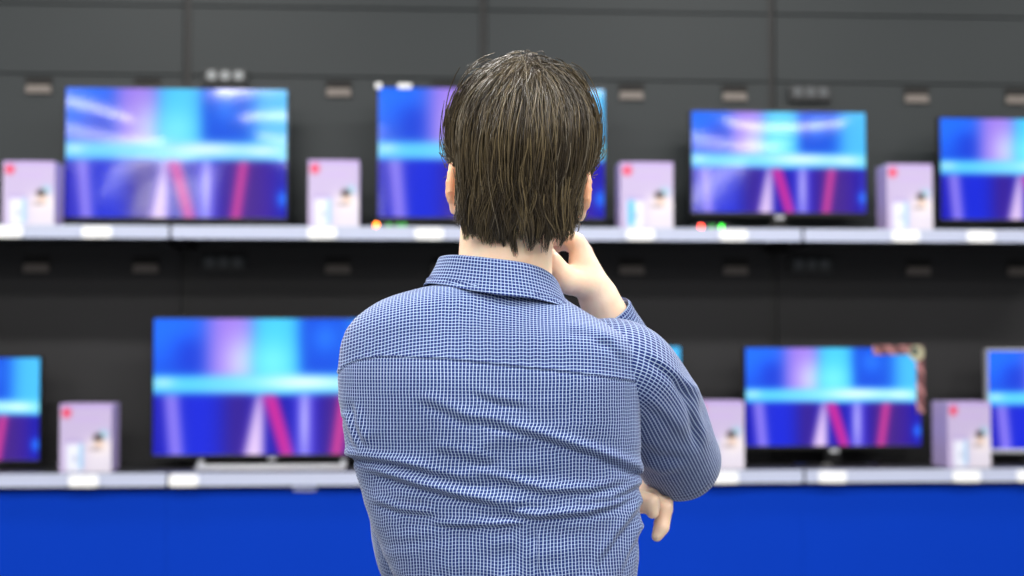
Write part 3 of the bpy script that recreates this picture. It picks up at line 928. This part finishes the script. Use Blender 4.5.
# sleeves: tubes along a bent path
def tube_path(pts, rads, n=160, nc=96, corner=None):
    pts = np.array(pts, float)
    seg = np.linalg.norm(np.diff(pts, axis=0), axis=1); s = np.concatenate([[0], np.cumsum(seg)])
    t = np.linspace(0, s[-1], n)
    c = np.stack([np.interp(t, s, pts[:, i]) for i in range(3)], -1)
    r = np.interp(t, s, rads)
    return c, r, t
def sweep(c, r, t, nc, squash=None):
    T = np.gradient(c, axis=0); T /= np.linalg.norm(T, axis=1, keepdims=True)
    up = np.array((0.0, 0.0, 1.0)); a = np.cross(T[0], up); a /= np.linalg.norm(a)
    A = []
    for k in range(len(c)):
        a = a - T[k] * (a @ T[k]); a /= np.linalg.norm(a); A.append(a.copy())
    A = np.array(A); Bn = np.cross(T, A)
    ph = np.linspace(0, 2 * math.pi, nc, endpoint=False)
    return c[:, None] + r[:, None, None] * (np.cos(ph)[None, :, None] * A[:, None] + np.sin(ph)[None, :, None] * Bn[:, None]), T
def bend(a, e, b, rad, n=14):
    """a -> e -> b with the corner at e rounded"""
    a, e, b = map(np.array, (a, e, b))
    d1 = (a - e) / np.linalg.norm(a - e); d2 = (b - e) / np.linalg.norm(b - e)
    out = [a]
    p0 = e + d1 * rad; p2 = e + d2 * rad
    for t in np.linspace(0, 1, n):
        out.append((1 - t) ** 2 * p0 + 2 * t * (1 - t) * e + t * t * p2)
    out.append(b)
    return out
def sleeve(path, rad_tab, folds_fn, nc=150, n=220):
    pts = np.array(path)
    seg = np.linalg.norm(np.diff(pts, axis=0), axis=1); s = np.concatenate([[0], np.cumsum(seg)])
    t = np.linspace(0, s[-1], n)
    c = np.stack([smooth1(np.interp(t, s, pts[:, i]), 15) for i in range(3)], -1)
    r = smooth1(np.interp(t / s[-1], *rad_tab), 9)
    Pg, T = sweep(c, r, t, nc)
    Ng = Pg - c[:, None]; Ng /= np.linalg.norm(Ng, axis=2, keepdims=True)
    ph = np.linspace(0, 2 * math.pi, nc, endpoint=False)
    d = folds_fn(Pg, t / s[-1], ph)
    Pg = Pg + Ng * d[:, :, None]
    i = np.arange(n * nc).reshape(n, nc)
    Qs = np.stack([i[:-1], np.roll(i, -1, 1)[:-1], np.roll(i, -1, 1)[1:], i[1:]], -1).reshape(-1, 4)
    # whole number of stripes round the tube, so they meet
    stripes = round(2 * math.pi * 0.060 / PER)
    UV = np.stack([np.tile(ph / (2 * math.pi) * stripes, (n, 1)) + 0.25, np.tile((t / PER)[:, None], (1, nc))], -1)
    # a seam column so the pattern does not run backwards across the closing face
    P2 = np.concatenate([Pg, Pg[:, :1]], 1); UV2 = np.concatenate([UV, UV[:, :1] + np.array((stripes, 0))], 1)
    i = np.arange(n * (nc + 1)).reshape(n, nc + 1)
    Qs = np.stack([i[:-1, :-1], i[:-1, 1:], i[1:, 1:], i[1:, :-1]], -1).reshape(-1, 4)
    return P2.reshape(-1, 3), Qs, UV2.reshape(-1, 2)
RF = [
    ([(640, 350), (668, 372), (690, 392), (706, 420)], 4.5, 0.0030),
    ([(678, 378), (688, 396), (696, 424), (701, 450)], 4.5, 0.0045),
    ([(640, 466), (660, 474), (684, 470)], 5, 0.0020),
    ([(636, 440), (660, 454), (690, 456)], 5, 0.0018),
    ([(640, 400), (664, 418), (684, 440)], 6, 0.0018),
]
def rfold(Pg, t, ph):
    px, py = proj(Pg)
    d = 0.003 * vnoise(t[:, None] * 14 + 0 * ph, np.cos(ph)[None] * 2 + 7 + 0 * t[:, None], 11)
    face = np.clip((2.13 - Pg[:, :, 1]) / 0.06, 0, 1)
    for pts, wd, amp in RF:
        sd, tt = polydist(px, py, pts)
        tap = np.clip(np.sin(np.clip(tt, 0.02, 0.98) * math.pi) * 1.5, 0, 1)
        d = d + face * amp * tap * (np.exp(-((sd + wd) / wd) ** 2) - 0.9 * np.exp(-((sd - wd * 0.6) / (wd * 0.8)) ** 2))
    return d
def lfold(Pg, t, ph): return 0.004 * vnoise(t[:, None] * 16 + 0 * ph, np.cos(ph)[None] * 2 + 3 + 0 * t[:, None], 12)
CUF = WR_R * 0.91 + ELS_R * 0.09
A0 = SH_R + np.array((-0.012, -0.004, 0.004))
S0 = np.array((0.055, 1.950, 1.392)); S1 = man(626, 362, 1.948)
RP = bend(S0, S1, (S1 + ELS_R) / 2, 0.045)[:-1] + bend((S1 + ELS_R) / 2, ELS_R, CUF, 0.035)[1:]
Ps, Qs, Us = sleeve(RP, ([0, 0.12, 0.25, 0.42, 0.54, 0.60, 0.68, 0.83, 1.0], [0.050, 0.060, 0.064, 0.063, 0.058, 0.055, 0.050, 0.044, 0.036]), rfold)
sub_mesh('sleeve', Ps, Qs, Us, CL, shirt)
CUFL = WR_L * 0.95 + ELS_L * 0.05
Ps, Qs, Us = sleeve(bend(SH_L + (0.004, -0.004, 0.0), ELS_L, CUFL, 0.06), ([0, 0.3, 0.5, 0.75, 1.0], [0.050, 0.050, 0.049, 0.044, 0.036]), lfold)
sub_mesh('sleeve', Ps, Qs, Us, CL, shirt)
def cuff(a, b, r0, r1):
    a = np.array(a); b = np.array(b)
    c = np.stack([a + (b - a) * t for t in np.linspace(0, 1, 14)])
    r = r0 + (r1 - r0) * np.linspace(0, 1, 14)
    r[-1] -= 0.0015; r[-2] += 0.0005
    # folded in at the edge
    c = np.concatenate([c, c[-3:-1][::-1]]); r = np.concatenate([r, [r1 - 0.003, r1 - 0.0035]])
    T = (b - a) / np.linalg.norm(b - a)
    A = np.cross(T, (0, 0, 1.0)); A /= np.linalg.norm(A); Bn = np.cross(T, A)
    nc = 90; ph = np.linspace(0, 2 * math.pi, nc + 1)
    Pg = c[:, None] + r[:, None, None] * (np.cos(ph)[None, :, None] * A + np.sin(ph)[None, :, None] * Bn)
    n = len(c)
    st = round(2 * math.pi * r0 / PER)
    v = np.linspace(0, np.linalg.norm(b - a) / PER, n)
    UV = np.stack([np.tile(ph / (2 * math.pi) * st, (n, 1)), np.tile(v[:, None], (1, nc + 1))], -1)
    i = np.arange(n * (nc + 1)).reshape(n, nc + 1)
    Qs = np.stack([i[:-1, :-1], i[:-1, 1:], i[1:, 1:], i[1:, :-1]], -1).reshape(-1, 4)
    sub_mesh('cuff', Pg.reshape(-1, 3), Qs, UV.reshape(-1, 2), CLY, shirt)
dR = (WR_R - ELS_R) / np.linalg.norm(WR_R - ELS_R)
cuff(CUF - dR * 0.055, CUF + dR * 0.006, 0.0385, 0.0355)
dL = (WR_L - ELS_L) / np.linalg.norm(WR_L - ELS_L)
cuff(CUFL - dL * 0.055, CUFL + dL * 0.006, 0.039, 0.036)

# collar: a stand round the neck and a fall turned over it
def collar():
    n = 200
    a = np.linspace(-0.88 * math.pi, 0.88 * math.pi, n)          # 0 = middle of the back
    ccx, ccy = -0.0165, 1.945
    side = np.sin(a); bk = np.cos(a)
    # top edge: radius and height
    rx, ry = 0.0745, 0.070
    ztop = np.interp(a, [-2.76, -1.57, -0.8, 0, 0.5, 0.95, 1.57, 2.76], [1.455, 1.527, 1.5275, 1.5205, 1.516, 1.507, 1.482, 1.445])
    ztop = smooth1(ztop, 15)
    ox = np.interp(a, [-1.57, 0, 1.57], [0, 0, 0.002])
    drop = np.interp(a, [-2.76, -1.3, -0.6, 0, 0.6, 1.2, 2.76], [0.052, 0.030, 0.036, 0.041, 0.040, 0.036, 0.052])
    drop = smooth1(drop, 15)
    flare = np.interp(np.abs(a), [0, 1.0, 1.57, 2.76], [0.012, 0.015, 0.018, 0.03])
    prof_ = []
    # inside the stand, over the fold, down the fall
    K = [(-0.006, -0.034, 0), (-0.005, -0.018, 0), (-0.004, -0.004, 0), (-0.0025, -0.0006, 0), (0.0, 0.0008, 0), (0.0025, -0.0006, 0), (0.004, -0.004, 0)]
    rowsP = []
    for dr, dz, _ in K:
        rowsP.append(np.stack([ccx + ox + (rx + dr) * side, ccy - (ry + dr) * bk, ztop + dz], -1))
    for t in np.linspace(0.15, 1, 16):
        dr = 0.004 + flare * t ** 1.3
        wob = 0.0016 * np.sin(a * 5 + 1) * t
        rowsP.append(np.stack([ccx + ox + (rx + dr + wob) * side, ccy - (ry + dr + wob) * bk, ztop - 0.003 - drop * t], -1))
    for dr2, dz in ((-0.0012, -0.0006), (-0.0028, 0.001), (-0.0034, 0.008)):
        dr = 0.004 + flare + dr2
        rowsP.append(np.stack([ccx + ox + (rx + dr) * side, ccy - (ry + dr) * bk, ztop - 0.003 - drop + dz], -1))
    Pg = np.array(rowsP)
    m = len(Pg)
    u = np.concatenate([[0], np.cumsum(np.linalg.norm(np.diff(Pg[10], axis=0), axis=1))])
    v = np.concatenate([np.zeros((1, n)), np.cumsum(np.linalg.norm(np.diff(Pg, axis=0), axis=2), 0)], 0)
    UV = np.stack([np.tile(u / PER, (m, 1)), v / PER], -1)
    i = np.arange(m * n).reshape(m, n)
    Qs = np.stack([i[:-1, :-1], i[:-1, 1:], i[1:, 1:], i[1:, :-1]], -1).reshape(-1, 4)
    sub_mesh('collar', Pg.reshape(-1, 3), Qs, UV.reshape(-1, 2), CLY, shirt, True)
collar()

# trousers and shoes below the frame
Tf = Field((-0.30, 1.78, 0.03), (0.26, 2.14, 1.04), 0.008)
Tf.ell((-0.02, 1.95, 0.97), (0.165, 0.105, 0.12), 0.03)
for s in (-1, 1):
    hip = np.array((-0.02 + s * 0.085, 1.95, 0.90)); kn = np.array((-0.02 + s * 0.10, 1.965, 0.50)); an = np.array((-0.02 + s * 0.11, 1.945, 0.10))
    Tf.cap(hip, kn, 0.092, 0.068, 0.03); Tf.cap(kn, an, 0.068, 0.058, 0.02)
V, Q = Tf.mesh(1)
o = link('trousers', np_mesh('trousers', V - OFF, Q), mat('dark_denim', rgb(34, 38, 52), 0.85, noise=(60, 0.3)), person)
for s in (-1, 1):
    f = Field((-0.02 + s * 0.11 - 0.09, 1.86, 0.0), (-0.02 + s * 0.11 + 0.11, 2.18, 0.16), 0.006)
    c = np.array((-0.02 + s * 0.11, 1.945, 0.0))
    f.cap(c + (0, -0.03, 0.040), c + (s * 0.022, 0.15, 0.036), 0.040, 0.034, 0.015); f.cap(c + (0, 0, 0.05), c + (0, 0, 0.10), 0.048, 0.046, 0.02)
    V, Q = f.mesh(1); V[:, 2] = np.maximum(V[:, 2], 0.001)
    sh = link('shoe', np_mesh('shoe', V - OFF, Q), mat('shoe_leather', rgb(40, 30, 26), 0.4), person)

# ------------------------------------------------------------------ hair
WH = np.array((0.006, -0.070, 0.086))          # whorl, head frame
def hair_scale(p):
    """radial measure of the hair's outer shape (1 on its surface), head frame"""
    x, y, z = p[..., 0], p[..., 1], p[..., 2]
    zz = np.where(z > -0.005, (z + 0.005) / 0.1185, 0.0)
    low = np.clip((-0.005 - z) / 0.115, 0, 1.4)
    ax = 0.0920 * (1 - 0.20 * np.clip((0.030 - z) / 0.150, 0, 1.3) ** 1.25); ay = 0.112 * (1 - 0.40 * low ** 1.4)
    return np.sqrt((np.abs(x) / ax) ** 2.15 + (np.abs(y + 0.008) / ay) ** 2.15 + np.abs(zz) ** 2.2)
def to_shell(p, off):
    for _ in range(3):
        q = hair_scale(p)
        cen = np.stack([np.zeros(len(p)), np.full(len(p), -0.008), np.minimum(p[:, 2], -0.005)], -1)
        p = cen + (p - cen) * (off / np.maximum(q, 1e-3))[:, None] ** 0.93
    return p
def grow(roots, length, wob, nseg, off0, off1, zend, seedv):
    """strands flow out from the whorl and down"""
    p = to_shell(roots.copy(), np.full(len(roots), off0) if np.isscalar(off0) else off0)
    out = [p]
    step = length / nseg
    off_end = off1
    for k in range(nseg):
        t = (k + 1) / nseg
        c = np.array((0, -0.008, 0.0))
        n = p - np.stack([np.zeros(len(p)), np.full(len(p), -0.008), np.minimum(p[:, 2], 0.0)], -1)
        n /= np.linalg.norm(n, axis=1, keepdims=True)
        away = p - WH
        dist = np.linalg.norm(away, axis=1, keepdims=True)
        away = away / np.maximum(dist, 1e-4)
        swirl = np.cross(n, away) * np.exp(-(dist / 0.03) ** 2) * 0.9
        g = np.array((0, 0, -1.0)) * np.clip((0.115 - p[:, 2:3]) / 0.09, 0.05, 1) * 1.2
        side = np.stack([np.sin(p[:, 2] * (35 + 50 * wob[:, 0]) + wob[:, 1] * 9) * 0.50, np.zeros(len(p)), np.zeros(len(p))], -1) * wob[:, 1:2]
        d = away * 1.7 * np.exp(-dist / 0.15) + swirl + g + side
        d = d - n * np.sum(d * n, axis=1, keepdims=True)
        d /= np.maximum(np.linalg.norm(d, axis=1, keepdims=True), 1e-5)
        p = p + d * step[:, None]
        off = off0 + (off_end - off0) * min(1.0, t * 1.6)
        p = to_shell(p, off)
        out.append(p)
    return np.stack(out, 1)

def sphere_pts(n):
    i = np.arange(n) + 0.5
    ph = np.arccos(1 - 2 * i / n); th_ = math.pi * (1 + 5 ** 0.5) * i
    return np.stack([np.cos(th_) * np.sin(ph), np.sin(th_) * np.sin(ph), np.cos(ph)], -1)
d = sphere_pts(1150)
d = d + rng.normal(0, 0.03, d.shape); d /= np.linalg.norm(d, axis=1, keepdims=True)
roots = d * np.array((0.090, 0.105, 0.115)) + np.array((0, -0.008, -0.005))
# extra locks round the whorl so the crown is covered
ex = rng.normal(0, 1, (150, 3)) * np.array((0.022, 0.022, 0.012)) + WH
roots = np.concatenate([roots, ex])
# keep hair off the face and below the hairline
def hair_zone(r):
    face = (r[:, 1] > 0.045) & (r[:, 2] < 0.060)
    sidez = np.where(r[:, 1] > 0.018, -0.012, -0.080)
    earz = (np.abs(r[:, 0]) > 0.072) & (r[:, 1] > -0.036) & (r[:, 2] < -0.018)
    return ~face & (r[:, 2] > sidez) & ~earz
roots = roots[hair_zone(roots)]
ng = len(roots)
wob = rng.random((ng, 2))
def zlimit(az):
    """how far down a lock may fall: the nape line, higher behind and over the ears"""
    a = np.where(az < 0, -az * 0.94, az)
    return np.interp(a, [0, 0.3, 0.62, 0.84, 0.95, 1.04, 1.25, 1.5, 2.2, 3.2], [-0.112, -0.117, -0.114, -0.102, -0.084, -0.052, -0.006, -0.008, -0.012, 0.03])
lay = rng.random(ng)
off1 = 0.945 + 0.068 * lay
length = 0.075 + 0.085 * rng.random(ng)
NS = 18
G = grow(roots, length, wob, NS, 0.955 + 0.02 * lay, off1, None, 1)
# locks near the nape flick to one side and off the neck
fl = np.where(rng.random(ng) < 0.5, -1.0, 1.0) * rng.uniform(0.2, 1.0, ng)
q = np.clip((-0.040 - G[:, :, 2]) / 0.07, 0, 1)
G[:, :, 0] += fl[:, None] * 0.022 * q ** 1.6
G[:, :, 1] -= (0.003 + 0.009 * rng.random(ng))[:, None] * q ** 1.5
def trim(S_, jit):
    """cut each strand where it meets the hairline and resample it"""
    n, m, _ = S_.shape
    azs = np.arctan2(S_[:, :, 0], -(S_[:, :, 1] + 0.008))
    lim = zlimit(azs) + jit[:, None]
    below = S_[:, :, 2] < lim
    first = np.where(below.any(1), below.argmax(1), m - 1).astype(float)
    first = np.maximum(first, 1.0)
    t = np.linspace(0, 1, 10)[None] * first[:, None]
    i = np.clip(np.floor(t).astype(int), 0, m - 2); f = (t - i)[..., None]
    r = np.arange(n)[:, None]
    return S_[r, i] * (1 - f) + S_[r, i + 1] * f
# the nape ends in separate pointed tufts
azr = np.arctan2(G[:, 9, 0], -(G[:, 9, 1] + 0.008))
G = trim(G, rng.normal(0, 0.005, ng) + 0.007 * np.sin(azr * 13 + 1.1))
KCH = 28
tt = np.linspace(0, 1, 10)
strands = []
lockw = rng.uniform(0.0040, 0.0095, ng)
gath = rng.uniform(0.55, 0.92, ng)
for c in range(KCH):
    # children spread at the root and gather towards the tip of their lock
    jit = rng.normal(0, 1, (ng, 3)) * lockw[:, None]
    spread = 1.0 - gath[:, None, None] * (tt ** 1.3)[None, :, None]
    lift = rng.random(ng)[:, None, None] * 0.003 * (tt ** 2)[None, :, None]
    curl = np.stack([np.sin(tt * 5 + rng.random() * 6) * 0.0010] * 3, -1)[None] * rng.normal(0, 1, (ng, 1, 3))
    Sg = G + jit[:, None] * spread + curl
    nrm = Sg - np.array((0, -0.008, 0)); nrm[..., 2] = np.where(nrm[..., 2] < 0, 0, nrm[..., 2])
    nrm /= np.linalg.norm(nrm, axis=2, keepdims=True)
    inward = np.minimum(np.sum((jit[:, None] * spread) * nrm, axis=2, keepdims=True), 0)
    Sg = Sg + nrm * (lift - 0.8 * inward)
    strands.append(Sg)
strands = np.concatenate(strands)
# the ears stay free
tip = strands[:, -1]
ear_hit = ((np.abs(strands[..., 0]) > 0.081) & (strands[..., 2] < -0.028) & (strands[..., 1] > -0.075)).any(1)
strands = strands[~ear_hit]
src = np.tile(np.arange(ng), KCH)[~ear_hit]
ns = len(strands)
# a few stray hairs standing off the crown
nst = 46
st_ = []
for k in range(nst):
    a = rng.uniform(-math.pi, math.pi)
    r0 = np.array((0.05 * math.sin(a), -0.03 + 0.045 * math.cos(a), 0.112))
    r0 = to_shell(r0[None], np.array([0.98]))[0]
    h = rng.uniform(0.004, 0.016); L = rng.uniform(0.02, 0.045); dr = np.array((math.sin(a) * L, math.cos(a) * L * 0.6 - 0.005, 0))
    t = np.linspace(0, 1, 10)[:, None]
    st_.append(r0 + dr * t + np.array((0, 0, 1.0)) * h * 4 * t * (1 - t * 1.05) + np.array((0.004, 0, 0.002)) * np.sin(t * 7 + k))
strands = np.concatenate([strands, np.array(st_)])
n_all = len(strands)
lockcol = rng.random(ng)
c0 = np.array((42, 35, 27.)); c1 = np.array((116, 102, 72.)); grey = np.array((124, 115, 98.))
mixv = np.clip(np.concatenate([lockcol[src] * 0.75 + rng.random(ns) * 0.3, rng.random(nst)]), 0, 1)
scol = c0 + (c1 - c0) * mixv[:, None] ** 1.4
gm = rng.random(n_all) < 0.035
scol[gm] = grey
# short greying hair by the ears
near = (np.abs(strands[:, 4, 0]) > 0.072) & (strands[:, 4, 2] < 0.0) & (rng.random(n_all) < 0.45)
scol[near] = grey * 0.9
rad = np.concatenate([rng.uniform(0.00042, 0.00075, ns), np.full(nst, 0.00026)])
prof_r = np.array([0.8, 1, 1, 1, 1, 1, 0.95, 0.85, 0.65, 0.2])
W = strands @ HR.T + HC
T = np.gradient(W, axis=1); T /= np.maximum(np.linalg.norm(T, axis=2, keepdims=True), 1e-9)
refv = np.array((0.3, 0.5, 0.81)); A = np.cross(T, refv); A /= np.maximum(np.linalg.norm(A, axis=2, keepdims=True), 1e-9); Bn = np.cross(T, A)
ring = []
for k in range(3):
    an = 2 * math.pi * k / 3
    ring.append(W + (rad[:, None] * prof_r[None])[..., None] * (math.cos(an) * A + math.sin(an) * Bn))
R3 = np.stack(ring, 2)                                            # strand, point, side, xyz
vid = np.arange(n_all * 10 * 3).reshape(n_all, 10, 3)
qs = []
for k in range(3):
    k2 = (k + 1) % 3
    qs.append(np.stack([vid[:, :-1, k], vid[:, :-1, k2], vid[:, 1:, k2], vid[:, 1:, k]], -1).reshape(-1, 4))
HV = R3.reshape(-1, 3); HQ = np.concatenate(qs); HCOL = np.repeat(scol, 30, axis=0)
# solid core under the strands
def core():
    nu, nv = 120, 80
    V = []; ok = []
    a = np.linspace(-math.pi, math.pi, nu, endpoint=False)
    el = np.linspace(-1, 1, nv)
    zz = np.where(el >= 0, 0, 0)
    P_ = np.zeros((nv, nu, 3))
    for j in range(nv):
        if j < nv // 2:
            e = math.pi / 2 * (1 - j / (nv // 2)); r = math.cos(e); z = math.sin(e) * 0.117 - 0.005
        else:
            r = 1.0; z = -0.005 - (j - nv // 2) / (nv // 2) * 0.115
        P_[j, :, 0] = r * 0.1 * np.sin(a); P_[j, :, 1] = -0.008 - r * 0.11 * np.cos(a); P_[j, :, 2] = z
    fl = to_shell(P_.reshape(-1, 3), np.full(nu * nv, 0.945)).reshape(nv, nu, 3)
    i = np.arange(nu * nv).reshape(nv, nu)
    q = np.stack([i[:-1], np.roll(i, -1, 1)[:-1], np.roll(i, -1, 1)[1:], i[1:]], -1)
    cen = (fl[:-1] + fl[1:] + np.roll(fl, -1, 1)[:-1] + np.roll(fl, -1, 1)[1:]) / 4
    az_ = np.arctan2(cen[..., 0], -(cen[..., 1] + 0.008))
    face = (cen[..., 1] > 0.045) & (cen[..., 2] < 0.06)
    keep = (cen[..., 2] > zlimit(az_) + 0.016) & ~face
    return fl.reshape(-1, 3) @ HR.T + HC, q[keep]
cv, cq = core()
used, inv = np.unique(cq.ravel(), return_inverse=True)
cv = cv[used]; cq = inv.reshape(-1, 4)
HQ = np.concatenate([HQ, cq + len(HV)]); HV = np.concatenate([HV, cv]); HCOL = np.concatenate([HCOL, np.tile(c0 * 0.9, (len(cv), 1))])
me = np_mesh('hair', HV - OFF, HQ)
set_col(me, lin_np(HCOL))
hm = attr_mat('brown_hair', 0.32, 0.65)
hair = link('hair', me, hm, person)
tag(hair, 'dark brown layered hair with some grey')
